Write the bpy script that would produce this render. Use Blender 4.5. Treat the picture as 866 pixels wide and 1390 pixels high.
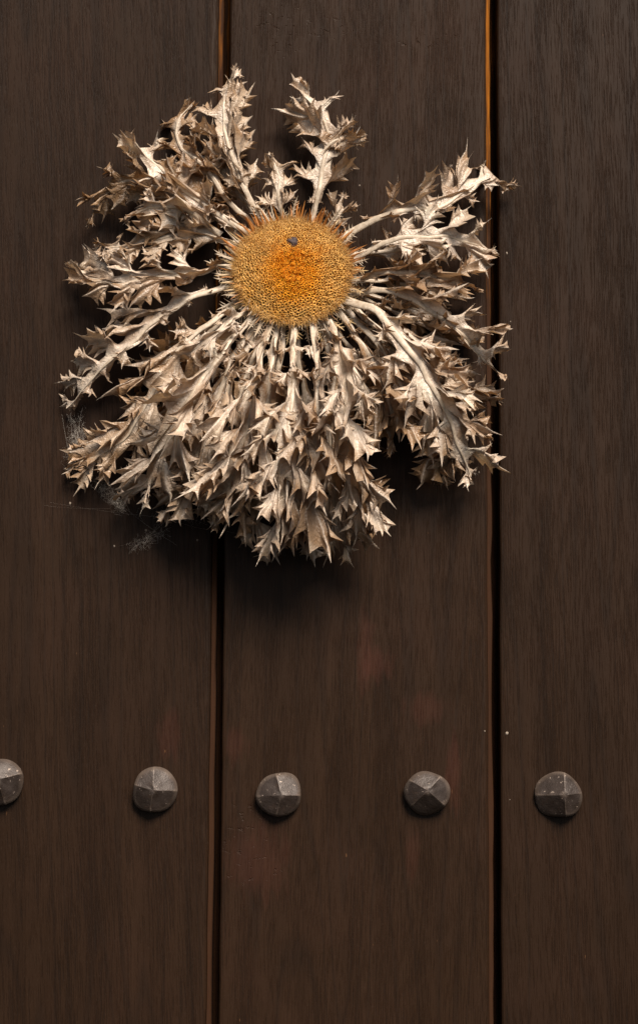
import bpy, bmesh, math, random
import numpy as np
from mathutils import Vector, Matrix, noise

for o in list(bpy.data.objects):
    bpy.data.objects.remove(o, do_unlink=True)
sc = bpy.context.scene
C = sc.collection
R = math.radians

# ------------------------------------------------------------------ camera
S = 0.0005                       # metres on the door per photo pixel
FPX, DIST, PITCH, ROLL, Z0 = 3000.0, 1.5, R(7.4), R(0.36), 1.75
fwd = Vector((0, math.cos(PITCH), math.sin(PITCH)))
r0 = Vector((1, 0, 0)); u0 = r0.cross(fwd)
cright = r0 * math.cos(ROLL) + u0 * math.sin(ROLL)
cup = u0 * math.cos(ROLL) - r0 * math.sin(ROLL)
camloc = Vector((0, 0, Z0)) - fwd * DIST
cd = bpy.data.cameras.new('camera'); cam = bpy.data.objects.new('camera', cd); C.objects.link(cam)
cam.matrix_world = Matrix(((cright.x, cup.x, -fwd.x, camloc.x), (cright.y, cup.y, -fwd.y, camloc.y),
                           (cright.z, cup.z, -fwd.z, camloc.z), (0, 0, 0, 1)))
cd.sensor_fit = 'HORIZONTAL'; cd.sensor_width = 36; cd.lens = 36 * FPX / 866
cd.clip_start = 0.05; cd.clip_end = 200
sc.camera = cam

# ------------------------------------------------------------------ sky, sun, exposure
SUN_DIR = Vector((0.30, -0.78, 0.82)).normalized()      # from the door towards the light
w = bpy.data.worlds.new('World'); sc.world = w; w.use_nodes = True
wn = w.node_tree; bg = wn.nodes['Background']
sky = wn.nodes.new('ShaderNodeTexSky'); sky.sky_type = 'NISHITA'; sky.sun_disc = False
sky.sun_elevation = math.asin(SUN_DIR.z); sky.sun_rotation = math.atan2(SUN_DIR.x, SUN_DIR.y)
sky.air_density = 0.7; sky.dust_density = 0.6; sky.ozone_density = 1.0
hs = wn.nodes.new('ShaderNodeHueSaturation'); hs.inputs['Saturation'].default_value = 0.3      # veiled, hazy sky
wn.links.new(sky.outputs[0], hs.inputs['Color']); wn.links.new(hs.outputs[0], bg.inputs[0]); bg.inputs[1].default_value = 0.05
sd = bpy.data.lights.new('sun', 'SUN'); so = bpy.data.objects.new('sun', sd); C.objects.link(so)
sd.energy = 5.0; sd.angle = R(28); sd.color = (1.0, 0.885, 0.765)
so.rotation_euler = SUN_DIR.to_track_quat('Z', 'Y').to_euler(); so.location = (0.6, -1, 3.6)
vs = sc.view_settings
vs.view_transform = 'Standard'; vs.look = 'None'; vs.gamma = 1; vs.use_curve_mapping = False; vs.exposure = 0.43
sc.cycles.max_bounces = 5; sc.cycles.diffuse_bounces = 3; sc.cycles.glossy_bounces = 2; sc.cycles.transmission_bounces = 2


def W(x, y, d=0.0):
    """a photo position to the point on the plane that stands d pixels in front of the door"""
    ray = fwd * FPX + cright * (x - 433) - cup * (y - 695)
    t = (-d * S - camloc.y) / ray.y
    return camloc + ray * t


# ------------------------------------------------------------------ helpers
def mesh_obj(name, verts, faces, mat, parent=None, smooth=False, col=None, colname='tint'):
    me = bpy.data.meshes.new(name)
    me.from_pydata([tuple(v) for v in verts], [], faces)
    if col is not None:
        a = me.color_attributes.new(colname, 'FLOAT_COLOR', 'POINT')
        a.data.foreach_set('color', np.asarray(col, dtype=np.float32).ravel())
    if smooth:
        me.polygons.foreach_set('use_smooth', [True] * len(me.polygons))
    me.materials.append(mat); me.update()
    o = bpy.data.objects.new(name, me); C.objects.link(o)
    if parent: o.parent = parent
    return o


class N:
    """tiny node-building helper"""
    def __init__(self, name):
        self.m = bpy.data.materials.new(name); self.m.use_nodes = True
        self.t = self.m.node_tree; self.b = self.t.nodes['Principled BSDF']; self.out = self.t.nodes['Material Output']
    def n(self, typ, **kw):
        x = self.t.nodes.new(typ)
        for k, v in kw.items():
            if k in ('operation', 'blend_type', 'data_type', 'noise_dimensions', 'attribute_name', 'feature', 'noise_type', 'vector_type', 'interpolation_type'): setattr(x, k, v)
            else: x.inputs[k].default_value = v
        return x
    def l(self, a, b): self.t.links.new(a, b)
    def noise(self, vec, scale, detail=3, rough=.5, dist=0):
        x = self.n('ShaderNodeTexNoise'); x.inputs['Scale'].default_value = scale
        x.inputs['Detail'].default_value = detail; x.inputs['Roughness'].default_value = rough; x.inputs['Distortion'].default_value = dist
        if vec is not None: self.l(vec, x.inputs['Vector'])
        return x.outputs['Fac']
    def ramp(self, fac, stops):
        x = self.n('ShaderNodeValToRGB'); e = x.color_ramp.elements
        while len(e) < len(stops): e.new(.5)
        for el, (p, c) in zip(e, stops):
            el.position = p; el.color = (c, c, c, 1) if isinstance(c, (int, float)) else (*c, 1)
        self.l(fac, x.inputs['Fac']); return x.outputs['Color']
    def mix(self, fac, a, b, mode='MIX'):
        x = self.n('ShaderNodeMix'); x.data_type = 'RGBA'; x.blend_type = mode
        for v, i in ((fac, 0), (a, 6), (b, 7)):
            if isinstance(v, (int, float)): x.inputs[i].default_value = v
            elif isinstance(v, tuple): x.inputs[i].default_value = (*v, 1)
            else: self.l(v, x.inputs[i])
        return x.outputs[2]
    def math(self, op, a, b=0.0):
        x = self.n('ShaderNodeMath', operation=op)
        for v, i in ((a, 0), (b, 1)):
            if isinstance(v, (int, float)): x.inputs[i].default_value = v
            else: self.l(v, x.inputs[i])
        return x.outputs[0]
    def mapping(self, vec, scale=(1, 1, 1), rot=(0, 0, 0), loc=(0, 0, 0)):
        x = self.n('ShaderNodeMapping'); x.inputs['Scale'].default_value = scale
        x.inputs['Rotation'].default_value = rot; x.inputs['Location'].default_value = loc
        self.l(vec, x.inputs['Vector']); return x.outputs[0]
    def bump(self, h, strength, dist, normal=None):
        x = self.n('ShaderNodeBump'); x.inputs['Strength'].default_value = strength; x.inputs['Distance'].default_value = dist
        self.l(h, x.inputs['Height'])
        if normal is not None: self.l(normal, x.inputs['Normal'])
        return x.outputs[0]


# ------------------------------------------------------------------ materials
def blob(k, pos, centre, radii, noisevec, nscale=60, edge=(0.75, 1.15)):
    """1 inside a ragged patch round a point of the door"""
    c = W(*centre)
    v = k.n('ShaderNodeVectorMath', operation='SUBTRACT'); k.l(pos, v.inputs[0]); v.inputs[1].default_value = (c.x, 0, c.z)
    s = k.mapping(v.outputs[0], (1 / (radii[0] * S), 0, 1 / (radii[1] * S)))
    ln = k.n('ShaderNodeVectorMath', operation='LENGTH'); k.l(s, ln.inputs[0])
    d = k.math('ADD', ln.outputs['Value'], noisevec)
    return k.ramp(d, [(edge[0] * .5, 1.0), (edge[1] * .95 if edge[1] < 1.05 else 1.0, 0.0)])


def plank_material(seed, slant):
    k = N('painted_plank_%d' % seed)
    g = k.n('ShaderNodeNewGeometry').outputs['Position']
    base = k.mapping(g, (1, 1, 1), (0, slant, 0), (seed * 3.17, seed * 1.3, seed * .7))
    warpv = k.n('ShaderNodeVectorMath', operation='ADD')
    wn_ = k.n('ShaderNodeTexNoise'); wn_.inputs['Scale'].default_value = 5; k.l(base, wn_.inputs['Vector'])
    sc_ = k.n('ShaderNodeVectorMath', operation='SCALE'); sc_.inputs['Scale'].default_value = .008; k.l(wn_.outputs['Color'], sc_.inputs[0])
    k.l(base, warpv.inputs[0]); k.l(sc_.outputs[0], warpv.inputs[1]); bv = warpv.outputs[0]
    pores = k.ramp(k.math('ADD', k.noise(k.mapping(bv, (1500, 1, 48)), 1, 3, .66), k.math('MULTIPLY', k.math('SUBTRACT', k.noise(k.mapping(bv, (60, 1, 7)), 1, 2, .5), .5), .34)), [(.33, 0.0), (.50, 1.0)])     # open oak pores
    figure = k.noise(k.mapping(bv, (75, 1, 4.2)), 1, 3, .6)                                        # broad growth bands
    cloud = k.noise(base, 14, 3, .6)
    fine = k.noise(k.mapping(bv, (2600, 1, 500)), 1, 2, .5)
    col = k.ramp(figure, [(.30, (.0175, .0082, .0036)), (.70, (.0252, .0124, .0060))])
    col = k.mix(k.ramp(cloud, [(.42, 0.0), (.75, .45)]), col, (.028, .0112, .0048))
    col = k.mix(k.math('MULTIPLY', k.math('SUBTRACT', 1.0, pores), .50), col, (.007, .0042, .003))
    col = k.mix(k.math('MULTIPLY', k.ramp(fine, [(.6, 0.0), (.75, 1.0)]), .16), col, (.075, .050, .036))
    nz = k.math('MULTIPLY', k.math('SUBTRACT', k.noise(k.mapping(g, (170, 1, 34)), 1, 4, .65), .5), 2.2)
    # flowing growth lines, a little different on every board
    fg = k.noise(k.mapping(bv, (16, 1, .9), (0, 0, 0), (seed * 2.3, 0, seed)), 1, 2, .5)
    ln_ = k.math('ABSOLUTE', k.math('SUBTRACT', k.math('FRACT', k.math('MULTIPLY', fg, 15.0)), .5))
    col = k.mix(k.math('MULTIPLY', k.ramp(ln_, [(.0, 1.0), (.16, 0.0)]), .38), col, (.009, .005, .003))
    tone = (1.0, .93, 1.0, .90, 1.0)[(seed - 1) % 5]
    col = k.mix(1.0, col, (tone, tone * .99, tone * .97), 'MULTIPLY')
    # worn reddish primer where the topcoat thinned
    for ctr, rad, st in (((495, 885), (14, 70), .35), ((512, 900), (24, 28), .40), ((578, 962), (34, 26), .30), ((232, 1000), (22, 40), .28),
                         ((616, 1050), (14, 60), .40), ((350, 1170), (50, 60), .30), ((560, 1160), (12, 40), .25), ((318, 1010), (22, 30), .3)):
        m = blob(k, g, ctr, rad, nz)
        col = k.mix(k.math('MULTIPLY', m, st * .55), col, (.085, .027, .018))
    # flecks of raw wood and dust
    fl = k.ramp(k.noise(k.mapping(g, (330, 1, 120)), 1, 1, .4), [(.80, 0.0), (.83, 1.0)])
    col = k.mix(k.math('MULTIPLY', fl, .55), col, (.13, .062, .026))
    k.l(col, k.b.inputs['Base Color'])
    rough = k.ramp(cloud, [(.3, .40), (.7, .54)])
    k.l(rough, k.b.inputs['Roughness']); k.b.inputs['Specular IOR Level'].default_value = .13
    h = k.math('MULTIPLY', pores, 1.1)
    h = k.math('ADD', h, k.math('MULTIPLY', figure, 1.1))
    h = k.math('ADD', h, k.math('MULTIPLY', k.noise(base, 45, 1, .5), .9))
    # dents and knocks in the paint
    dent = None
    for ctr, rad in (((378, 36), (45, 38)), ((440, 38), (60, 16)), ((335, 1150), (34, 60)), ((355, 1185), (40, 20)), ((590, 55), (70, 14))):
        m = blob(k, g, ctr, rad, nz)
        dent = m if dent is None else k.math('MAXIMUM', dent, m)
    scars = k.ramp(k.noise(k.mapping(g, (170, 1, 260)), 1, 3, .6), [(.33, 1.0), (.40, 0.0)])
    h = k.math('SUBTRACT', h, k.math('MULTIPLY', k.math('MULTIPLY', dent, scars), 3.0))
    k.l(k.bump(h, .55, .00035), k.b.inputs['Normal'])
    return k.m


def raw_wood_material():
    k = N('raw_orange_wood')
    g = k.n('ShaderNodeNewGeometry').outputs['Position']
    f = k.noise(k.mapping(g, (900, 300, 40)), 1, 4, .6)
    patch = k.noise(k.mapping(g, (200, 200, 9)), 1, 4, .65)
    col = k.ramp(f, [(.3, (.13, .040, .003)), (.7, (.36, .122, .008))])
    # paint still sticks to the lower and upper end
    z = k.n('ShaderNodeSeparateXYZ'); k.l(g, z.inputs[0])
    low = k.n('ShaderNodeMapRange'); k.l(z.outputs['Z'], low.inputs[0])
    low.inputs[1].default_value = Z0 - .30; low.inputs[2].default_value = Z0 + .22
    cov = k.math('ADD', patch, k.math('MULTIPLY', k.math('SUBTRACT', 1.0, low.outputs[0]), .40))
    m = k.ramp(cov, [(.40, 0.0), (.53, .96)])
    k.l(k.mix(m, col, (.028, .012, .006)), k.b.inputs['Base Color'])
    k.b.inputs['Roughness'].default_value = .8; k.b.inputs['Specular IOR Level'].default_value = .15
    k.l(k.bump(f, .8, .0008), k.b.inputs['Normal'])
    return k.m


def iron_material():
    k = N('painted_iron')
    g = k.n('ShaderNodeNewGeometry').outputs['Position']
    big = k.noise(g, 110, 4, .6); fine = k.noise(g, 900, 4, .65)
    col = k.ramp(big, [(.3, (.029, .020, .0155)), (.7, (.051, .037, .031))])
    pt = k.n('ShaderNodeNewGeometry').outputs['Pointiness']
    col = k.mix(k.math('MULTIPLY', k.ramp(pt, [(.515, 0.0), (.56, 1.0)]), .6), col, (.25, .19, .15))
    chips = k.ramp(k.noise(g, 330, 3, .6), [(.66, 0.0), (.70, 1.0)])
    col = k.mix(k.math('MULTIPLY', chips, .8), col, (.34, .27, .22))
    rust = k.ramp(k.noise(g, 150, 5, .7), [(.56, 0.0), (.72, 1.0)])
    col = k.mix(k.math('MULTIPLY', rust, .45), col, (.060, .032, .018))
    k.l(col, k.b.inputs['Base Color'])
    k.b.inputs['Metallic'].default_value = .25
    k.l(k.ramp(big, [(.3, .36), (.7, .55)]), k.b.inputs['Roughness'])
    k.l(k.bump(k.math('ADD', fine, k.math('MULTIPLY', big, 1.5)), .45, .0005), k.b.inputs['Normal'])
    return k.m


def leaf_material(name, hue):
    """dried, silvery beige thistle leaf; tint: r = along lobe, g = across lobe, b = random per leaf"""
    k = N(name)
    g = k.n('ShaderNodeNewGeometry'); pos = g.outputs['Position']
    a = k.n('ShaderNodeAttribute', attribute_name='tint')
    sp = k.n('ShaderNodeSeparateColor'); k.l(a.outputs['Color'], sp.inputs[0])
    s, t, r = sp.outputs[0], sp.outputs[1], sp.outputs[2]
    blot = k.noise(pos, 70, 4, .62); fine = k.noise(pos, 620, 2, .6)
    col = k.ramp(blot, [(.28, tuple(c * .70 for c in hue)), (.50, hue), (.74, tuple(min(.85, c * 1.22) for c in hue))])
    brown = k.ramp(k.math('ADD', k.noise(pos, 42, 2, .6), k.math('MULTIPLY', r, .30)), [(.55, 0.0), (.80, .85)])
    col = k.mix(brown, col, (.27, .150, .068))
    col = k.mix(k.ramp(s, [(.70, 0.0), (1.0, .45)]), col, (.36, .215, .105))          # dry tips
    col = k.mix(k.math('MAXIMUM', k.ramp(t, [(.0, .5), (.10, 0.0)]), k.ramp(s, [(.0, .75), (.30, 0.0)])), col, (.70, .62, .53))              # pale vein
    col = k.mix(k.math('MULTIPLY', k.ramp(fine, [(.62, 0.0), (.74, 1.0)]), .35), col, (.17, .10, .055))
    k.l(col, k.b.inputs['Base Color'])
    k.b.inputs['Roughness'].default_value = .34; k.b.inputs['Specular IOR Level'].default_value = .75
    k.b.inputs['Sheen Weight'].default_value = .15; k.b.inputs['Sheen Roughness'].default_value = .4
    veins = k.noise(k.mapping(pos, (1, 1, 1)), 330, 2, .65, .6)
    k.l(k.bump(k.math('ADD', veins, k.math('MULTIPLY', fine, .5)), 1.0, .0011), k.b.inputs['Normal'])
    tr = k.n('ShaderNodeBsdfTranslucent'); k.l(k.mix(1.0, col, (.95, .72, .45), 'MULTIPLY'), tr.inputs['Color'])
    mx = k.n('ShaderNodeMixShader'); mx.inputs[0].default_value = .2
    k.l(k.b.outputs[0], mx.inputs[1]); k.l(tr.outputs[0], mx.inputs[2]); k.l(mx.outputs[0], k.out.inputs[0])
    return k.m


def simple_fibre(name, c0, c1, rough=.5, scale=260, attr=False):
    k = N(name)
    pos = k.n('ShaderNodeNewGeometry').outputs['Position']
    f = k.noise(pos, scale, 4, .6)
    col = k.ramp(f, [(.32, c0), (.68, c1)])
    if attr:
        a = k.n('ShaderNodeAttribute', attribute_name='tint')
        col = k.mix(k.ramp(f, [(.25, .35), (.6, 0.0)]), a.outputs['Color'], k.mix(1.0, a.outputs['Color'], (.45, .36, .3), 'MULTIPLY'))
    k.l(col, k.b.inputs['Base Color']); k.b.inputs['Roughness'].default_value = rough
    k.l(k.bump(k.noise(pos, scale * 4, 3, .6), .3, .0004), k.b.inputs['Normal'])
    return k.m


M_iron = iron_material(); M_raw = raw_wood_material()
M_leaf = [leaf_material('dry_leaf_silver', (.76, .635, .515)), leaf_material('dry_leaf_beige', (.62, .49, .365)), leaf_material('dry_leaf_brown', (.36, .245, .15))]
M_rib = simple_fibre('dry_midrib', (.40, .315, .225), (.62, .525, .415), .42, 420)
M_disc = simple_fibre('floret_orange', (.3, .2, .1), (.4, .3, .1), .75, 500, attr=True)
M_hair = simple_fibre('pappus_hair', (.3, .2, .1), (.4, .3, .1), .7, 900, attr=True)
M_bract = [simple_fibre('bract_orange', (.34, .11, .02), (.56, .24, .06), .5), simple_fibre('bract_straw', (.42, .27, .12), (.62, .46, .26), .5),
           simple_fibre('bract_pale', (.36, .27, .18), (.60, .50, .38), .5), simple_fibre('bract_brown', (.16, .075, .03), (.33, .18, .08), .55)]
M_dark = simple_fibre('dried_stub', (.022, .013, .014), (.075, .045, .045), .7, 700)
M_core = simple_fibre('flower_underside', (.10, .055, .025), (.20, .12, .06), .8)
M_web = N('cobweb_silk'); M_web.b.inputs['Base Color'].default_value = (.55, .50, .44, 1); M_web.b.inputs['Roughness'].default_value = .5; M_web = M_web.m
M_dust = simple_fibre('pale_dust_fleck', (.16, .12, .09), (.30, .25, .20), .8)

# ------------------------------------------------------------------ door
door = bpy.data.objects.new('wooden_door', None); C.objects.link(door)
door.location = (0, 0, 0.0)
door['label'] = 'dark brown painted door of vertical wooden planks with faceted iron studs'
door['category'] = 'door'
ZB, ZT = Z0 - 1.15, Z0 + 1.05
gxL = (W(313, 0).x + W(297.5, 1300).x) / 2          # left edges of the middle and right planks
gxR = (W(675, 0).x + W(680.5, 1300).x) / 2
pw = gxR - gxL
edges = [gxL - 2 * pw + .004, gxL - pw + .001, gxL, gxR, gxR + pw * .985, gxR + 2 * pw]
GAP = 16.0 * S                                       # painted face to painted face


def make_plank(x0, x1, seed, mat):
    """front face from x0 to x1 with eased edges that wander a little along the length"""
    rnd = random.Random(seed)
    prof = [(0, .030), (0, .0030), (.0004, .0011), (.0013, .0003), (.0030, 0)]
    n = 150; vs_, fs_ = [], []
    for i in range(n + 1):
        z = ZB + (ZT - ZB) * i / n
        wl = (noise.noise((seed * 7.1, 0, z * 22)) * .00045 + noise.noise((seed * 7.1, 3, z * 90)) * .00022)
        wr = (noise.noise((seed * 7.1, 9, z * 22)) * .00045 + noise.noise((seed * 7.1, 5, z * 90)) * .00022)
        row = [(x0 + wl + a, b, z) for a, b in prof] + [(x0 + (x1 - x0) * q, noise.noise((q * 5 + seed, z * 5, 0)) * .00035, z) for q in (.25, .5, .75)] + \
              [(x1 + wr - a * 1.5, b * 1.1, z) for a, b in reversed(prof)]
        vs_ += row
    m = len(row)
    for i in range(n):
        for j in range(m - 1):
            a = i * m + j
            fs_.append((a, a + 1, a + m + 1, a + m))
        fs_.append((i * m + m - 1, i * m, (i + 1) * m, (i + 1) * m + m - 1))
    fs_.append(tuple(range(m))[::-1]); fs_.append(tuple(n * m + j for j in range(m)))
    return mesh_obj('plank', vs_, fs_, mat, door, smooth=False)


plank_objs = []
for i in range(5):
    x0 = edges[i]; x1 = edges[i + 1] - GAP
    p = make_plank(x0, x1, i + 1, plank_material(i + 1, (R(3), R(2.2), R(-.8), R(.6), R(1))[i]))
    plank_objs.append(p)
    # the tongue of the plank: a strip of bare wood in the joint, then a narrow deep slot
    n = 120; vs_, fs_ = [], []
    for q in range(n + 1):
        z = ZB + (ZT - ZB) * q / n
        e = noise.noise((i * 5.3, 1, z * 30)) * .0004 + noise.noise((i * 5.3, 1, z * 140)) * .0003
        a, b = x1 - .0006, x1 + .0031 + e * 1.6
        vs_ += [(a, .0052, z), (b - .0005, .0058 + e, z), (b, .0068, z), (b + .0001, .0270, z), (edges[i + 1] + .002, .0272, z), (edges[i + 1] + .002, .0292, z), (a, .0292, z)]
    for q in range(n):
        for j in range(7):
            fs_.append((q * 7 + j, q * 7 + (j + 1) % 7, (q + 1) * 7 + (j + 1) % 7, (q + 1) * 7 + j))
    mesh_obj('tongue', vs_, fs_, M_raw, p)


def make_stud(px, py, rot, apex, hgt, seed):
    """hand-forged head: four uneven facets meeting off centre, a round worn rim"""
    rnd = random.Random(seed)
    c = W(px, py, 0); r = rnd.uniform(29.2, 30.8) * S
    ns = []
    for k in range(4):
        a = rot + k * math.pi / 2 + rnd.uniform(-.24, .24)
        ns.append((math.cos(a), math.sin(a), rnd.uniform(.50, .74)))
    def rim(a): return 1 + .03 * math.sin(2 * a + seed) + .028 * math.sin(3 * a + seed * 2.3) + .016 * math.cos(4 * (a - rot)) + .014 * math.sin(5 * a + seed * 1.7)
    def slope(th): return sorted(((math.cos(th) * a + math.sin(th) * b) * kk for a, b, kk in ns), reverse=True)
    fine = [slope(i * math.pi / 360) for i in range(720)]
    gap = [q[0] - q[1] for q in fine]
    cre = [i * math.pi / 360 for i in range(720) if gap[i] <= gap[i - 1] and gap[i] < gap[(i + 1) % 720] and gap[i] < .03]
    ang = sorted(set([round(x, 4) for c_ in cre for x in (c_ - .09, c_ - .035, c_, c_ + .035, c_ + .09)]))
    full = []
    for i, a in enumerate(ang):
        b = ang[(i + 1) % len(ang)] + (2 * math.pi if i == len(ang) - 1 else 0)
        m = max(1, int((b - a) / .14))
        full += [a + (b - a) * q / m for q in range(m)]
    nseg, rings = len(full), 9
    rimp = []
    for th in full:
        dx, dy = math.cos(th), math.sin(th); bq = apex[0] * dx + apex[1] * dy
        t = -bq + math.sqrt(bq * bq - (apex[0] ** 2 + apex[1] ** 2 - 1))
        x, y = apex[0] + dx * t, apex[1] + dy * t; m = rim(math.atan2(y, x)); rimp.append((x * m, y * m))
    def H(x, y):
        dx, dy = x - apex[0], y - apex[1]
        top = max((dx * a + dy * b) * kk for a, b, kk in ns)
        return hgt * (1 - max(top, .085)) - .0005 * noise.noise((x * 2.1 + seed, y * 2.1, 0)) - .00022 * noise.noise((x * 6 + seed, y * 6, 0))
    v, f = [(c.x + apex[0] * r, -H(*apex), c.z + apex[1] * r)], []
    for k in range(1, rings + 1):
        q = k / rings
        for x1, y1 in rimp:
            x = apex[0] * (1 - q) + q * x1; y = apex[1] * (1 - q) + q * y1
            drop = .0009 * max(0, (q - .86) / .14) ** 2
            v.append((c.x + x * r, -max(H(x, y) - drop, .0014), c.z + y * r))
    for dr, kind in ((1.015, 0), (1.0, 1), (.96, 2)):
        for x1, y1 in rimp:
            y0 = max(H(x1, y1) - .0009, .0014)
            v.append((c.x + x1 * dr * r, -(y0 * .72 if kind == 0 else (.0008 if kind == 1 else -.001)), c.z + y1 * dr * r))
    for j in range(nseg): f.append((0, 1 + j, 1 + (j + 1) % nseg))
    for k in range(rings + 2):
        o1, o2 = 1 + k * nseg, 1 + (k + 1) * nseg
        for j in range(nseg): f.append((o1 + j, o2 + j, o2 + (j + 1) % nseg, o1 + (j + 1) % nseg))
    return mesh_obj('stud', v, f, M_iron, door, smooth=True)


for a in ((3, 1062, R(63), (-.05, .10), .0150, 11), (211, 1073, R(38), (-.05, -.02), .0135, 12), (379, 1079, R(46), (.10, -.04), .0135, 13),
          (579, 1077, R(92), (.02, .10), .0150, 14), (757, 1080, R(55), (.20, .0), .0145, 15)):
    make_stud(*a)

# ------------------------------------------------------------------ dried thistle
FC = (398, 368)
root_loc = W(FC[0], FC[1], 0)
thistle = bpy.data.objects.new('dried_thistle', None); C.objects.link(thistle)
thistle.location = root_loc
thistle['label'] = 'large dried thistle with orange flower head and spiny beige leaves on the door'
thistle['category'] = 'dried flower'


def catmull(pts, n):
    P = [Vector(p) for p in pts]
    P = [P[0] * 2 - P[1]] + P + [P[-1] * 2 - P[-2]]
    segs = len(P) - 3; out = []
    for i in range(n + 1):
        u = i / n * segs; k = min(int(u), segs - 1); t = u - k
        a, b, c, d = P[k:k + 4]
        out.append(.5 * ((2 * b) + (c - a) * t + (2 * a - 5 * b + 4 * c - d) * t * t + (3 * b - a - 3 * c + d) * t ** 3))
    # even spacing
    L = [0.0]
    for i in range(n): L.append(L[-1] + (out[i + 1] - out[i]).length)
    res, j = [], 0
    for i in range(n + 1):
        g = L[-1] * i / n
        while j < n - 1 and L[j + 1] < g: j += 1
        t = (g - L[j]) / max(1e-9, L[j + 1] - L[j]); res.append(out[j].lerp(out[j + 1], t))
    return res, L[-1]


leaf_count = [0]


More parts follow.
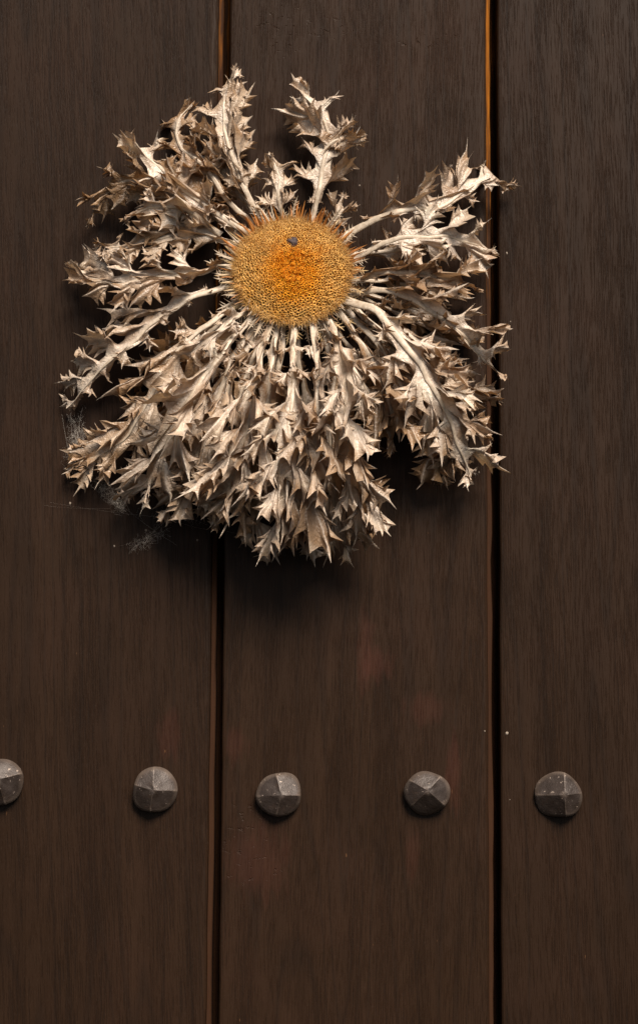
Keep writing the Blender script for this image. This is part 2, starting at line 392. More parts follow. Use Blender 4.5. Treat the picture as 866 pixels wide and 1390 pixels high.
def make_leaf(px_pts, width, roll=0.0, mat=0, seed=0, sides=(1, 1), twist=0.0, petiole=.2, rib=1.0, crinkle=1.0, tip_w=.5, lobe_px=34, trough=None, wave=.85, hang=0.0, depth=.62):
    """one pinnate spiny leaf, a single continuous sheet: px_pts = (x, y, depth) in photo pixels from base to tip; width = lobe length in pixels"""
    rnd = random.Random(seed * 131 + 7)
    pts = [W(x, y, d if d < 44 else 44 + (d - 44) * depth) - root_loc for x, y, d in px_pts]
    n = 60
    sp, L = catmull(pts, n)
    view = Vector((0, -1, .08)).normalized()
    def at(u):
        if u > 1: return sp[n] + (sp[n] - sp[n - 2]).normalized() * ((u - 1) * L)
        u = max(u, 0) * n; i = min(int(u), n - 1); return sp[i].lerp(sp[i + 1], u - i)
    fr_cache = {}
    def frame(u):
        key = round(u, 3)
        if key in fr_cache: return fr_cache[key]
        T = (at(min(u + .04, 1)) - at(max(u - .04, 0))).normalized()
        Bv = T.cross(view)
        if Bv.length < .2: Bv = T.cross(Vector((0, 0, 1)))
        Bv.normalize(); Nv = Bv.cross(T)
        ang = R(roll + twist * u)
        B2 = Bv * math.cos(ang) + Nv * math.sin(ang)
        fr_cache[key] = (T, B2, B2.cross(T)); return fr_cache[key]
    Lp = L / S
    nl = max(3, int(round(Lp * .94 / lobe_px)))
    if trough is None: trough = rnd.uniform(-14, 26)
    rv = rnd.random()
    V, F, Cc = [], [], []
    K = 9

    def prof(u):
        ramp = min(1, max(0, (u - petiole * .6) / (.12 + petiole * .3)))
        return (.20 + .80 * ramp * ramp * (3 - 2 * ramp)) * (1 - (1 - tip_w) * max(0, (u - .55) / .45) ** 1.4)

    for side in (-1, 1):
        scs = sides[0] if side < 0 else sides[1]
        bnd = [.05 + .95 * (i + (rnd.uniform(-.14, .14) if 0 < i < nl else 0)) / nl for i in range(nl + 1)]
        lob = []
        for i in range(nl):
            uc = (bnd[i] + bnd[i + 1]) / 2; pr = prof(uc)
            lob.append(dict(uc=uc, L=width * 1.2 * (.55 if i == nl - 1 else 1) * pr * scs * rnd.uniform(.78, 1.32), phi=R((rnd.uniform(44, 66) - hang) * (1 - .55 * (i == nl - 1)) - 10 * uc),
                            e0=R(rnd.uniform(-18, 22) + (16, -14)[(i + (side > 0)) % 2]) * wave, e1=R(rnd.uniform(-95, 65)) * wave,
                            fold=R(rnd.uniform(-15, 60)) * wave, tw=R(rnd.uniform(-48, 48)) * wave, pl=R(rnd.uniform(8, 26)), rc=rnd.random()))
        def sinus(j):                                  # notch between lobes j-1 and j, as (along, across) in pixels
            u = bnd[j]
            if j == 0: return (u * Lp, 1.2)
            if j == nl: return (Lp * 1.01, .2)
            d = min(lob[j - 1]['L'], lob[j]['L']) * rnd.uniform(.12, .32)
            return (u * Lp + d * .72, d * .80)
        sn = [sinus(j) for j in range(nl + 1)]
        rows = []                                      # (foot u, margin along, margin across, x in -1..1, lobe index)
        for i, lb in enumerate(lob):
            u0, u1 = bnd[i], bnd[i + 1]
            fx, fy = lb['uc'] * Lp + lb['L'] * .1, 0.0
            cphi, sphi = math.cos(lb['phi']), math.sin(lb['phi'])
            hw = (u1 - u0) * Lp * .5
            wmax = min(hw * .98, lb['L'] * .46)
            def loc(p, q): return (fx + lb['L'] * p * cphi + q * sphi, fy + lb['L'] * p * sphi - q * cphi)
            big = lb['L'] > 20
            nt = rnd.choice((2, 3, 3, 4)) if big else rnd.choice((1, 2))
            out_ = []
            def edge(sg):
                lst = []
                for k in range(nt):
                    p0 = .36 + .50 * k / nt; pw_ = .50 / nt
                    q = wmax * (1.02 - .85 * (p0 - .2) ** 1.0) * rnd.uniform(.72, 1.12)
                    sh = rnd.uniform(.22, .42)
                    lst += [(p0, sg * q * .44), (p0 + pw_ * .40, sg * q * .64), (p0 + pw_ * .70, sg * q * .92), (p0 + pw_ * (1.0 + sh), sg * q * (1.30 + sh)), (p0 + pw_ * .96, sg * q * .66)]
                return lst
            rear = edge(1); front = edge(-1)
            tipq = rnd.uniform(-.12, .12) * wmax
            pts2 = [loc(p, q) for p, q in rear] + [loc(.88, wmax * .13), loc(.97, wmax * .05 + tipq * .7), loc(1.17, tipq), loc(.97, -wmax * .05 + tipq * .7), loc(.88, -wmax * .13)] + [loc(p, q) for p, q in reversed(front)]
            allp = [sn[i]] + pts2 + [sn[i + 1]]
            m = len(allp)
            if i == nl - 1:                            # the last lobes close on the tip of the rib
                allp[-1] = sn[i + 1]
            for j, (pa, pb) in enumerate(allp):
                if i > 0 and j == 0: continue
                x = 2 * j / (m - 1) - 1
                rows.append((u0 + (u1 - u0) * j / (m - 1), pa, max(pb, .2), x, i))
        start = len(V)
        for ri, (uf, pa, pb, x, i) in enumerate(rows):
            r_a = rows[max(0, ri - 2):ri + 3]                     # the margin without its spines, for the inner part of the sheet
            sa = sum(q[1] for q in r_a) / len(r_a); sb = sum(q[2] for q in r_a) / len(r_a)
            lb = lob[i]; nb = lob[min(nl - 1, max(0, i + (1 if x > 0 else -1)))]
            mx = .5 * abs(x) ** 3                       # blend into the neighbour towards the notch
            e0 = lb['e0'] * (1 - mx) + nb['e0'] * mx; e1 = lb['e1'] * (1 - mx) + nb['e1'] * mx
            win = 1 - abs(x) ** 5
            e0 += win * (lb['tw'] * x + lb['fold'] * abs(x) * .6)
            e1 += win * (lb['tw'] * x * .6 + lb['fold'] * abs(x)) + lb['pl'] * math.cos(x * 15.5) * win
            T, B, Nn = frame(uf)
            db = pb
            p = at(uf); prev = 0; px_, py_ = uf * Lp, 0.0
            tb = R(trough)
            for c in range(K + 1):
                q = c / K
                if c:
                    sm = (q + prev) / 2
                    e = tb + e0 * min(1, sm * 3) + e1 * sm * sm
                    bow = math.sin(math.pi * q) * .10 * min(db, 40)         # rows leave the rib steeply and sweep forward
                    qx = uf * Lp + (sa - uf * Lp) * q + (pa - sa) * q ** 7 - bow; qy = sb * q + (pb - sb) * q ** 7 + bow * .5
                    da, dbb = (qx - px_) * S, (qy - py_) * S; px_, py_ = qx, qy
                    ln = math.hypot(da, dbb)
                    p = p + (T * da + B * (side * dbb)) * math.cos(e) + Nn * (math.sin(e) * ln); prev = q
                V.append(p); Cc.append((q, abs(x), rv * .55 + (lb['rc'] * (1 - mx) + nb['rc'] * mx) * .45, 1))
        m = K + 1
        for a in range(len(rows) - 1):
            for c in range(K):
                i = start + a * m + c
                F.append((i, i + 1, i + m + 1, i + m) if side > 0 else (i, i + m, i + m + 1, i + 1))
    am = S * crinkle
    o3 = Vector((seed * 3.7, seed * 1.9, 0))
    lim = -1.2 * S - root_loc.y                              # stay in front of the door
    for i, p in enumerate(V):
        q = p / S; k = .25 + .75 * Cc[i][0]
        p = p + noise.noise_vector(q / 34 + o3) * (4.5 * am) + noise.noise_vector(q / 13 + o3) * (3.2 * am * k) + noise.noise_vector(q / 6 + o3) * (1.5 * am * k)
        if p.y > lim: p.y = lim - (p.y - lim) * .15
        V[i] = p
    ob = mesh_obj('leaf', V, F, M_leaf[mat], thistle, smooth=True, col=Cc)
    # midrib: a tapered, flattened ridge, grooved towards its base
    rv_, rf_ = [], []
    mseg, rs = 30, 10
    for i in range(mseg + 1):
        u = i / mseg
        T, B, Nn = frame(u)
        rad = S * rib * (3.8 * (1 - u) ** .9 + .4)
        c = at(u)
        c = c + noise.noise_vector(c / S / 34 + o3) * (4.5 * am) + noise.noise_vector(c / S / 13 + o3) * (.65 * am)
        for j in range(rs):
            a = 2 * math.pi * j / rs
            g = .80 if j in (1, 4) else (.62 if j in (2, 3) else 1)
            rv_.append(c + B * (math.cos(a) * rad) + Nn * (math.sin(a) * rad * .62 * g + rad * .25 + S * .3))
    for i in range(mseg):
        for j in range(rs):
            rf_.append((i * rs + j, i * rs + (j + 1) % rs, (i + 1) * rs + (j + 1) % rs, (i + 1) * rs + j))
    rf_.append(tuple(range(rs))); rf_.append(tuple(mseg * rs + j for j in range(rs))[::-1])
    mesh_obj('midrib', rv_, rf_, M_rib, ob, smooth=True)
    leaf_count[0] += 1
    return ob


# leaves that can be followed in the photograph: (points, lobe length, options)
TRACED = [
    # upper left fan
    ([(364, 306, 40), (337, 266, 62), (314, 205, 66), (304, 154, 50), (311, 117, 34), (326, 92, 26)], 44, dict(mat=1, petiole=.22, tip_w=.35)),
    ([(352, 312, 38), (312, 272, 46), (281, 228, 50), (246, 202, 44), (239, 169, 34), (263, 135, 26)], 34, dict(mat=2, petiole=.3, tip_w=.5)),
    ([(340, 316, 48), (300, 294, 74), (262, 268, 82), (226, 236, 70), (196, 208, 52), (170, 186, 38)], 46, dict(mat=0, petiole=.29)),
    ([(330, 322, 36), (288, 290, 52), (240, 264, 58), (190, 244, 50), (148, 258, 36), (117, 306, 18)], 40, dict(mat=2, petiole=.31)),
    ([(325, 330, 46), (270, 316, 62), (215, 324, 64), (168, 336, 48), (126, 332, 28)], 34, dict(mat=1, petiole=.25, sides=(1, .7))),
    ([(318, 352, 50), (268, 372, 72), (215, 374, 78), (168, 384, 66), (124, 376, 40), (93, 359, 22)], 44, dict(mat=0, petiole=.2)),
    ([(300, 318, 60), (262, 286, 88), (232, 282, 92), (196, 284, 72), (164, 299, 58)], 32, dict(mat=0, petiole=.1)),
    # left, with the long clear rib
    ([(318, 386, 46), (262, 404, 72), (214, 436, 84), (172, 473, 74), (129, 510, 52), (106, 536, 34), (88, 554, 20)], 52, dict(mat=0, petiole=.22, sides=(.35, 1.15), rib=1.05)),
    ([(330, 410, 52), (280, 440, 82), (232, 488, 90), (200, 548, 74), (168, 598, 46), (118, 624, 26), (90, 638, 16)], 44, dict(depth=.42, mat=1, petiole=.2)),
    # lower left mass
    ([(345, 422, 54), (298, 486, 92), (252, 548, 104), (228, 600, 88), (204, 646, 60), (165, 676, 34)], 50, dict(depth=.98, mat=0, petiole=.29)),
    ([(350, 428, 50), (306, 510, 84), (282, 590, 92), (252, 650, 72), (226, 703, 36)], 46, dict(depth=.42, mat=1, petiole=.31)),
    ([(366, 436, 56), (346, 520, 98), (336, 590, 112), (318, 650, 98), (285, 684, 62)], 54, dict(depth=.98, mat=0, petiole=.31)),
    ([(374, 440, 62), (366, 510, 112), (356, 590, 128), (330, 660, 104), (292, 712, 52)], 50, dict(depth=.42, mat=1, petiole=.29)),
    ([(384, 440, 50), (376, 530, 70), (362, 620, 76), (352, 700, 62), (362, 756, 30)], 44, dict(depth=.5, mat=1, petiole=.31)),
    ([(356, 432, 50), (316, 510, 72), (292, 590, 80), (280, 650, 66), (271, 700, 34)], 42, dict(depth=.5, mat=1, petiole=.31)),
    ([(398, 442, 60), (398, 520, 108), (392, 600, 124), (384, 670, 108), (380, 742, 62)], 52, dict(depth=.98, mat=0, petiole=.29)),
    ([(424, 440, 62), (432, 520, 112), (426, 600, 126), (412, 670, 108), (420, 748, 58)], 54, dict(depth=.98, mat=0, petiole=.29)),
    ([(440, 438, 56), (452, 530, 96), (448, 620, 106), (458, 690, 84), (473, 752, 40)], 52, dict(depth=.42, mat=1, petiole=.31)),
    ([(448, 434, 64), (468, 506, 120), (470, 566, 136), (482, 638, 116), (500, 692, 78), (510, 718, 54)], 54, dict(depth=.98, mat=0, petiole=.2, rib=1.1)),
    ([(462, 424, 54), (504, 490, 88), (528, 545, 94), (534, 616, 54)], 42, dict(depth=.42, mat=2, petiole=.29)),
    # right
    ([(470, 410, 62), (512, 424, 104), (546, 462, 128), (582, 517, 136), (606, 560, 116), (626, 614, 80), (641, 648, 52)], 50, dict(mat=0, petiole=.25, rib=1.5, hang=2, wave=.62, trough=-6, roll=4, twist=-8)),
    ([(470, 416, 48), (520, 480, 76), (556, 545, 84), (590, 596, 64), (604, 658, 30)], 40, dict(mat=2, petiole=.31)),
    ([(474, 400, 52), (528, 396, 82), (586, 424, 94), (630, 458, 84), (668, 500, 58), (686, 514, 42)], 46, dict(mat=0, petiole=.28, sides=(1.15, .3), rib=1.05)),
    ([(474, 404, 46), (546, 448, 66), (598, 492, 70), (644, 534, 52), (680, 543, 30)], 38, dict(mat=1, petiole=.31)),
    ([(470, 412, 44), (540, 470, 60), (600, 540, 58), (642, 582, 42), (668, 596, 26)], 36, dict(mat=1, petiole=.3)),
    ([(478, 384, 52), (520, 372, 70), (568, 370, 74), (616, 382, 60), (655, 394, 40)], 36, dict(mat=1, petiole=.2)),
    ([(480, 350, 50), (522, 330, 74), (566, 320, 78), (616, 322, 58), (676, 344, 28)], 38, dict(mat=0, petiole=.18)),
    ([(470, 318, 44), (512, 295, 66), (560, 284, 72), (600, 278, 64), (634, 258, 46), (662, 244, 34), (690, 258, 22)], 52, dict(mat=0, petiole=.2, sides=(1.25, .35), rib=1.3, trough=4, roll=0, twist=10)),
    # top
    ([(421, 304, 44), (431, 258, 58), (438, 217, 56), (446, 188, 52), (438, 156, 46), (412, 130, 34)], 42, dict(mat=0, petiole=.2, tip_w=1.1, lobe_px=31, twist=25, wave=.9, roll=-6)),
    ([(438, 212, 52), (452, 194, 60), (470, 186, 56), (490, 181, 44)], 27, dict(mat=1, petiole=.1, lobe_px=20, rib=.5)),
    ([(446, 312, 40), (456, 290, 46), (468, 266, 42)], 22, dict(mat=1, petiole=.1, lobe_px=20, rib=.5)),
    ([(384, 296, 44), (379, 262, 52), (378, 232, 48), (366, 204, 34)], 26, dict(mat=1, petiole=.1, lobe_px=24, rib=.6)),
]
for i, (p, wd, kw) in enumerate(TRACED):
    kw.setdefault('roll', random.Random(i * 17 + 3).uniform(-14, 14))
    kw.setdefault('twist', random.Random(i * 19 + 5).uniform(-28, 28))
    if p[-1][1] > 600 and p[0][1] > 405:                      # the long fronds that hang below the head
        wd *= 1.22; kw.setdefault('wave', .52); kw.setdefault('rib', 1.1); kw.setdefault('hang', 13); kw.setdefault('lobe_px', 38)
    make_leaf(p, wd, seed=i + 1, **kw)

# the leaves behind and between them
OUT = [(-165, 300), (-142, 282), (-125, 270), (-112, 255), (-20, 290), (0, 262), (12, 275), (28, 318), (36, 335), (45, 345), (54, 315), (62, 315),
       (72, 352), (82, 380), (95, 385), (106, 365), (118, 368), (128, 370), (138, 385), (150, 350), (165, 300), (180, 300), (195, 300)]


def r_out(a):
    for (a0, v0), (a1, v1) in zip(OUT, OUT[1:]):
        if a0 <= a <= a1: return v0 + (v1 - v0) * (a - a0) / (a1 - a0)
    return 280


rnd = random.Random(5)
fill = []
for a in np.linspace(20, 148, 9): fill.append((a + rnd.uniform(-3, 3), rnd.uniform(.70, .96), 0))          # back layer
for a in np.linspace(60, 140, 2): fill.append((a + rnd.uniform(-3, 3), rnd.uniform(.50, .78), 1))          # front, shorter
for a in np.linspace(-158, -120, 3): fill.append((a + rnd.uniform(-3, 3), rnd.uniform(.6, .9), 0))
for a in np.linspace(-12, 18, 3): fill.append((a + rnd.uniform(-3, 3), rnd.uniform(.6, .9), 0))
for i, (a, fr, layer) in enumerate(fill):
    ro = r_out(a if a <= 195 else a - 360) * fr
    bend = rnd.uniform(-10, 10)
    pts = []
    sag = 14 if 20 < a < 160 else 0
    dm = (rnd.uniform(34, 62), rnd.uniform(92, 124))[layer]
    for q, (f, dd) in enumerate(((0, .62), (.33, .95), (.66, 1.0), (.86, .78), (1.0, .42 if layer == 0 else .6))):
        r_ = 66 + (ro - 66) * f
        aa = R(a + bend * f * f)
        pts.append((FC[0] + math.cos(aa) * r_ * (1.0), FC[1] + math.sin(aa) * r_ * .985 + sag * f * (1 - f), max(10, dm * dd if q else 44 + 10 * layer)))
    make_leaf(pts, rnd.uniform(34, 48) * (1, .8)[layer], seed=200 + i, mat=2 if layer == 0 else rnd.choice((0, 1)), roll=rnd.uniform(-35, 35), twist=rnd.uniform(-50, 50),
              petiole=rnd.uniform(.26, .38), rib=rnd.uniform(.7, 1.0), wave=1.15)

# ------------------------------------------------------------------ flower head
DR = 76.5 * S
disc_c = W(397, 368, 62) - root_loc
ax = Vector((.02, -1, .05)).normalized()
dx_ = Vector((1, 0, 0)); dx_ = (dx_ - ax * dx_.dot(ax)).normalized(); dz_ = dx_.cross(ax) * -1
if dz_.z < 0: dz_ = -dz_


def dome(r, a):
    """point on the head's face; r = 0..1"""
    h = 15 * S * (1 - r ** 2.6) + 2.5 * S * noise.noise((r * math.cos(a) * 2.3 + 4, r * math.sin(a) * 2.3, 0)) - 7 * S * math.exp(-(r / .25) ** 2) * .35
    return disc_c + dx_ * (math.cos(a) * r * DR * 1.035) + dz_ * (math.sin(a) * r * DR * .95) + ax * h


def dome_n(r, a):
    e = .02
    p = dome(r, a); x = dome(min(r + e, 1.02), a) - p
    y = dome(r, a + e / max(r, .05)) - p
    n_ = x.cross(y)
    n_ = n_.normalized() if n_.length > 0 else ax.copy()
    return n_ if n_.dot(ax) > 0 else -n_


def head_col(r, a, jit):
    """orange at the heart, tan and straw towards the rim, as the dry florets are"""
    x, y = r * math.cos(a), r * math.sin(a)
    nz = noise.noise((x * 3 + 9, y * 3, 1)) * .5 + noise.noise((x * 9, y * 9, 3)) * .28
    c0 = 1.25 * math.exp(-(((x - .03) / .52) ** 2 + ((y + .10) / .60) ** 2) ** 1.5) + nz * .62
    c0 = min(1, max(0, c0))
    tan = Vector((.70, .41, .112)); org = Vector((.93, .415, .012)); brn = Vector((.44, .23, .07))
    c = tan.lerp(org, c0 ** 1.1)
    c = c.lerp(brn, min(1, max(0, (r - .84) * 3.5)) * .7)
    return c * (1 + jit)


# solid receptacle: the face and a bowl behind it down to the stalk
v, f, cc = [disc_c + ax * (12 * S)], [], [(.35, .14, .02, 1)]
ns_, nr = 64, 14
for i in range(1, nr + 1):
    for j in range(ns_):
        a = 2 * math.pi * j / ns_; r = i / nr
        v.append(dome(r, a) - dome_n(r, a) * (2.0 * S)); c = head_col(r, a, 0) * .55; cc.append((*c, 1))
for r, dpt in ((.99, -8), (.9, -18), (.68, -32), (.42, -46), (.24, -58)):
    for j in range(ns_):
        a = 2 * math.pi * j / ns_
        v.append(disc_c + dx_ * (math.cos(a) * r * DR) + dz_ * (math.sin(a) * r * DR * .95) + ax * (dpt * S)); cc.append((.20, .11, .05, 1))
for j in range(ns_): f.append((0, 1 + j, 1 + (j + 1) % ns_))
for i in range(nr + 4):
    for j in range(ns_):
        f.append((1 + i * ns_ + j, 1 + (i + 1) * ns_ + j, 1 + (i + 1) * ns_ + (j + 1) % ns_, 1 + i * ns_ + (j + 1) % ns_))
f.append(tuple(1 + (nr + 4) * ns_ + j for j in range(ns_))[::-1])
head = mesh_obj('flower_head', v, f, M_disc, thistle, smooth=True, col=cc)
head['label'] = 'domed orange and tan dried flower head'

# florets: little open tubes in spirals
rnd = random.Random(77)
V, F, Cc = [], [], []
NF = 1050; GA = math.pi * (3 - math.sqrt(5))
for k in range(NF):
    r = math.sqrt((k + .5) / NF) * .985; a = k * GA + rnd.uniform(-.01, .01)
    p = dome(r, a); nn = dome_n(r, a)
    nn = (nn + Vector((rnd.uniform(-.22, .22), rnd.uniform(-.1, .1), rnd.uniform(-.22, .22))) + (dx_ * math.cos(a) + dz_ * math.sin(a)) * r * .25).normalized()
    x = nn.orthogonal().normalized(); y = nn.cross(x)
    heart = math.exp(-((r / .42) ** 2))
    rad = 2.55 * S * rnd.uniform(.85, 1.12) * (1 - .35 * heart); hh = (3.2 + rnd.uniform(-.9, 1.2) + heart * rnd.uniform(0, 3)) * S
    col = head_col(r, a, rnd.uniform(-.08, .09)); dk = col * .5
    b = len(V)
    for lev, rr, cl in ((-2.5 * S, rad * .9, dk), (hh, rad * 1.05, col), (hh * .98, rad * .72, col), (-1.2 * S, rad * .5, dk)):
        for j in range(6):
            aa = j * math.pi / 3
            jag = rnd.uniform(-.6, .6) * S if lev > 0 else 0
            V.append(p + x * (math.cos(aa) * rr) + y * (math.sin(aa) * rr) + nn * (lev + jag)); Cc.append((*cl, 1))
    for q in range(3):
        for j in range(6):
            F.append((b + q * 6 + j, b + q * 6 + (j + 1) % 6, b + (q + 1) * 6 + (j + 1) % 6, b + (q + 1) * 6 + j))
    F.append(tuple(b + 18 + j for j in range(6)))
fl = mesh_obj('floret', V, F, M_disc, head, col=Cc); fl['kind'] = 'stuff'

# pappus: fine hairs, thickest on the upper half and at the heart
V, F, Cc = [], [], []
for k in range(17000):
    r = math.sqrt(rnd.random()) * 1.0; a = rnd.uniform(0, 2 * math.pi)
    x_, y_ = r * math.cos(a), r * math.sin(a)
    dens = .11 + .75 * math.exp(-((x_ + .05) ** 2 + (y_ - .05) ** 2) / .16) + (.55 if y_ > .25 else 0) * max(0, noise.noise((x_ * 3, y_ * 3, 7)) + .6)
    if r > .88: dens = .9
    if rnd.random() > dens: continue
    p = dome(r, a); nn = dome_n(r, a)
    tf = noise.noise_vector((x_ * 7, y_ * 7, 2)) * 1.5
    d = (nn * rnd.uniform(.25, 1.0) + Vector((tf.x + rnd.uniform(-.6, .6), 0, tf.z + rnd.uniform(-.6, .6))) * .75 + (dx_ * math.cos(a) + dz_ * math.sin(a)) * (r * .7)).normalized()
    ln = rnd.uniform(4, 9) * S * (1.25 if r > .85 else 1)
    wv = d.cross(Vector((rnd.uniform(-1, 1), rnd.uniform(-1, 1), rnd.uniform(-1, 1)))).normalized() * (rnd.uniform(.16, .32) * S)
    bend = Vector((rnd.uniform(-1, 1), rnd.uniform(-1, .3), rnd.uniform(-1, 1))) * (ln * .3)
    p0 = p + nn * (1.5 * S); p1 = p0 + d * (ln * .55); p2 = p0 + d * ln + bend
    b = len(V); V += [p0 - wv, p0 + wv, p1 - wv * .8, p1 + wv * .8, p2]
    c = head_col(r, a, rnd.uniform(-.25, .35))
    c = c.lerp(Vector((.62, .47, .26)), rnd.uniform(0, .45) * (1 if r > .45 else .45))
    Cc += [(*c, 1)] * 5; F += [(b, b + 1, b + 3, b + 2), (b + 2, b + 3, b + 4)]
pf = mesh_obj('pappus', V, F, M_hair, head, col=Cc); pf['kind'] = 'stuff'

# the dark dried stub near the top of the face
v, f = [], []
pc = dome(.50, R(90)) + ax * (2 * S)
bm = bmesh.new(); bmesh.ops.create_icosphere(bm, subdivisions=3, radius=1)
for q in bm.verts:
    p = q.co.copy(); kx = 1 + .35 * noise.noise(p * 1.7) + .22 * noise.noise(p * 5)
    q.co = pc + dx_ * (p.x * 8.2 * S * kx) + dz_ * (p.z * 7.0 * S * kx) + ax * (-p.y * 4.4 * S * kx)
me = bpy.data.meshes.new('dark_stub'); bm.to_mesh(me); bm.free(); me.materials.append(M_dark)
me.polygons.foreach_set('use_smooth', [True] * len(me.polygons))
st = bpy.data.objects.new('dark_stub', me); C.objects.link(st); st.parent = head
st['label'] = 'small dark dried stub near the top of the flower head'


# spiny bracts round the rim
def bract_mesh(kind, seed):
    rr = random.Random(seed); v, f = [], []
    n = 8; wdt = (.085, .05, .07)[kind]; curve = rr.uniform(-.12, .22)
    for i in range(n + 1):
        u = i / n; ww = wdt * (1 - u) ** .75 * (1 + .25 * math.sin(u * 3.1))
        z = curve * u * u; sx = rr.uniform(-.008, .008)
        v += [(-ww + sx, u, z), (sx, u, z + ww * .45), (ww + sx, u, z), (sx, u, z - ww * .2)]
    for i in range(n):
        for j in range(4):
            f.append((i * 4 + j, i * 4 + (j + 1) % 4, (i + 1) * 4 + (j + 1) % 4, (i + 1) * 4 + j))
    f.append((0, 1, 2, 3))
    if kind == 2:                                           # with spines along both sides
        for i in range(1, 7):
            for sg in (-1, 1):
                u = i / 8 + rr.uniform(-.03, .03); ww = wdt * (1 - u) ** .75
                b = len(v); ln = rr.uniform(.12, .26) * (1.1 - u * .6)
                z = curve * u * u
                v += [(sg * ww * .7, u - .03, z), (sg * ww * .7, u + .03, z), (sg * ww * .7, u, z + .02), (sg * (ww + ln), u + ln * .75, z + rr.uniform(-.05, .12))]
                f += [(b, b + 1, b + 3), (b + 1, b + 2, b + 3), (b + 2, b, b + 3)]
    me = bpy.data.meshes.new('bract'); me.from_pydata(v, [], f); me.update()
    return me


meshes = {}
for mi in range(4):
    for kd in range(3):
        for sd_ in range(3):
            m = bract_mesh(kd, mi * 31 + kd * 7 + sd_); m.materials.append(M_bract[mi]); meshes[(mi, kd, sd_)] = m
rnd = random.Random(41)


def put_bract(a, r0_, ln, splay, kind, mi, dep):
    rad = dx_ * math.cos(a) + dz_ * math.sin(a)
    base = disc_c + dx_ * (math.cos(a) * r0_ * DR * 1.035) + dz_ * (math.sin(a) * r0_ * DR * .95) + ax * (dep * S)
    d = (rad * math.cos(splay) + ax * math.sin(splay) + Vector((rnd.uniform(-.22, .22), rnd.uniform(-.1, .1), rnd.uniform(-.22, .22)))).normalized()
    sdv = d.cross(ax).normalized(); up = sdv.cross(d)
    q = rnd.uniform(-.7, .7); sdv2 = sdv * math.cos(q) + up * math.sin(q); up2 = sdv2.cross(d)
    o = bpy.data.objects.new('bract', meshes[(mi, kind, rnd.randrange(3))]); C.objects.link(o); o.parent = thistle
    M = Matrix((sdv2, d, up2)).transposed().to_4x4(); M = Matrix.Translation(base) @ M @ Matrix.Scale(ln * S, 4)
    o.matrix_local = M


for i in range(200):
    a = 2 * math.pi * (i + rnd.uniform(-.4, .4)) / 200
    up = math.sin(a); lf = -math.cos(a)
    mi = 0 if (up > -.1 and rnd.random() < .75) else rnd.choice((1, 3, 2))
    if lf > .55 and up < .6: mi = rnd.choice((1, 1, 2, 0))
    if up < -.45: mi = rnd.choice((2, 3, 3, 2))
    ln = rnd.uniform(13, 25) * (1.2 if lf > .5 else 1) * (.8 if up < -.5 else 1) * (1.25 if up > .2 else 1)
    put_bract(a, rnd.uniform(.93, 1.0), ln, R(rnd.uniform(5, 50)), rnd.choice((0, 1, 1)), mi, rnd.uniform(-6, 1))
for i in range(60):
    a = 2 * math.pi * (i + rnd.uniform(-.4, .4)) / 60
    up = math.sin(a)
    mi = rnd.choice((2, 1, 2)) if up < .3 else 2
    if up > .3 and rnd.random() < .5: continue
    put_bract(a, rnd.uniform(.85, .98), rnd.uniform(26, 46), R(rnd.uniform(-8, 24)), 2, mi, rnd.uniform(-20, -6))

# ------------------------------------------------------------------ cobweb and dust
def strand(V, F, pts, rad):
    b = len(V); P = [Vector(p) for p in pts]
    for i, p in enumerate(P):
        T = (P[min(i + 1, len(P) - 1)] - P[max(i - 1, 0)]).normalized()
        x = T.orthogonal().normalized(); y = T.cross(x)
        for j in range(3):
            a = j * 2.0944; V.append(p + x * (math.cos(a) * rad) + y * (math.sin(a) * rad))
    for i in range(len(P) - 1):
        for j in range(3):
            F.append((b + i * 3 + j, b + i * 3 + (j + 1) % 3, b + (i + 1) * 3 + (j + 1) % 3, b + (i + 1) * 3 + j))


rnd = random.Random(9)


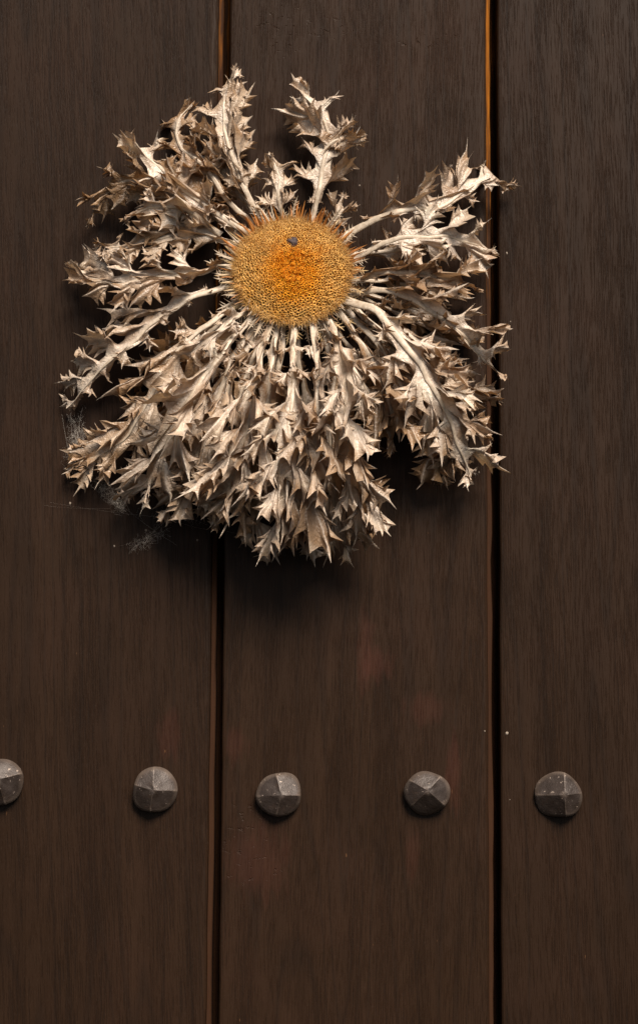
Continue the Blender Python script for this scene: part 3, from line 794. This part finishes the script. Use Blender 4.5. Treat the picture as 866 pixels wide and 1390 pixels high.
def web(name, label, tufts, lines):
    V, F = [], []
    for (x0, y0, x1, y1, wd, cnt) in tufts:
        for i in range(cnt):
            u = rnd.random(); cx = x0 + (x1 - x0) * u + rnd.gauss(0, wd * .45); cy = y0 + (y1 - y0) * u + rnd.gauss(0, wd * .35)
            rr = rnd.uniform(3, 10); a0 = rnd.uniform(0, 6.28); d = rnd.uniform(2, 14)
            pts = []
            for q in range(8):
                a = a0 + q * rnd.uniform(.3, .75); r_ = rr * (1 + .3 * math.sin(q * 1.7 + i))
                pts.append(W(cx + math.cos(a) * r_ * .8, cy + math.sin(a) * r_, max(1, d + 2 * math.sin(q + i))))
            strand(V, F, pts, .038 * S)
    for (x0, y0, d0, x1, y1, d1) in lines:
        pts = []
        for q in range(11):
            u = q / 10
            pts.append(W(x0 + (x1 - x0) * u, y0 + (y1 - y0) * u + 5 * u * (1 - u) * 4 * .4, d0 + (d1 - d0) * u))
        strand(V, F, pts, .05 * S)
    o = mesh_obj(name, V, F, M_web)
    o['label'] = label; o['category'] = 'cobweb'; return o


web('cobweb', 'faint vertical tuft of cobweb between two leaf tips at far left',
    [(104, 560, 100, 632, 9, 100), (108, 572, 104, 615, 6, 40)], [(84, 562, 20, 97, 634, 14), (112, 552, 20, 96, 636, 14), (96, 560, 12, 100, 640, 6)]).__setitem__('group', 'cobwebs under the thistle')
web('cobweb', 'thin cobweb strands stretched across the plank under the lower left leaves',
    [(128, 650, 165, 690, 8, 90), (180, 742, 222, 722, 9, 45), (200, 690, 290, 712, 10, 30)],
    [(100, 640, 14, 170, 694, 6), (130, 650, 14, 168, 680, 20), (68, 682, 2, 230, 703, 20), (60, 686, 2, 150, 690, 4), (160, 742, 2, 232, 716, 14), (226, 704, 28, 300, 722, 10),
     (170, 690, 6, 240, 740, 2), (232, 700, 30, 178, 746, 2), (150, 660, 8, 175, 700, 6), (270, 708, 40, 330, 726, 8)]).__setitem__('group', 'cobwebs under the thistle')

# paint and dust flecks stuck on the planks (parts of the door)
for i, (x, y, r) in enumerate([(95, 683, 1.6), (198, 720, 1.5), (155, 741, 1.3), (688, 996, 2.0), (658, 993, 1.2), (268, 733, 1.3), (688, 343, 1.3), (692, 1086, .8),
                               (488, 251, 1.3), (693, 436, 1), (650, 641, 1.2)]):
    bm = bmesh.new(); bmesh.ops.create_icosphere(bm, subdivisions=1, radius=1)
    c = W(x, y, 0); rr = random.Random(i)
    for q in bm.verts:
        k_ = rr.uniform(.65, 1.3)
        q.co = c + Vector((q.co.x * r * S * k_, q.co.y * r * S * .5, q.co.z * r * S * k_ * 1.3))
    me = bpy.data.meshes.new('fleck'); bm.to_mesh(me); bm.free(); me.materials.append(M_dust)
    o = bpy.data.objects.new('fleck', me); C.objects.link(o); o.parent = door
print('leaves', leaf_count[0], 'tris', sum(len(o.data.polygons) for o in C.objects if o.type == 'MESH') * 2)
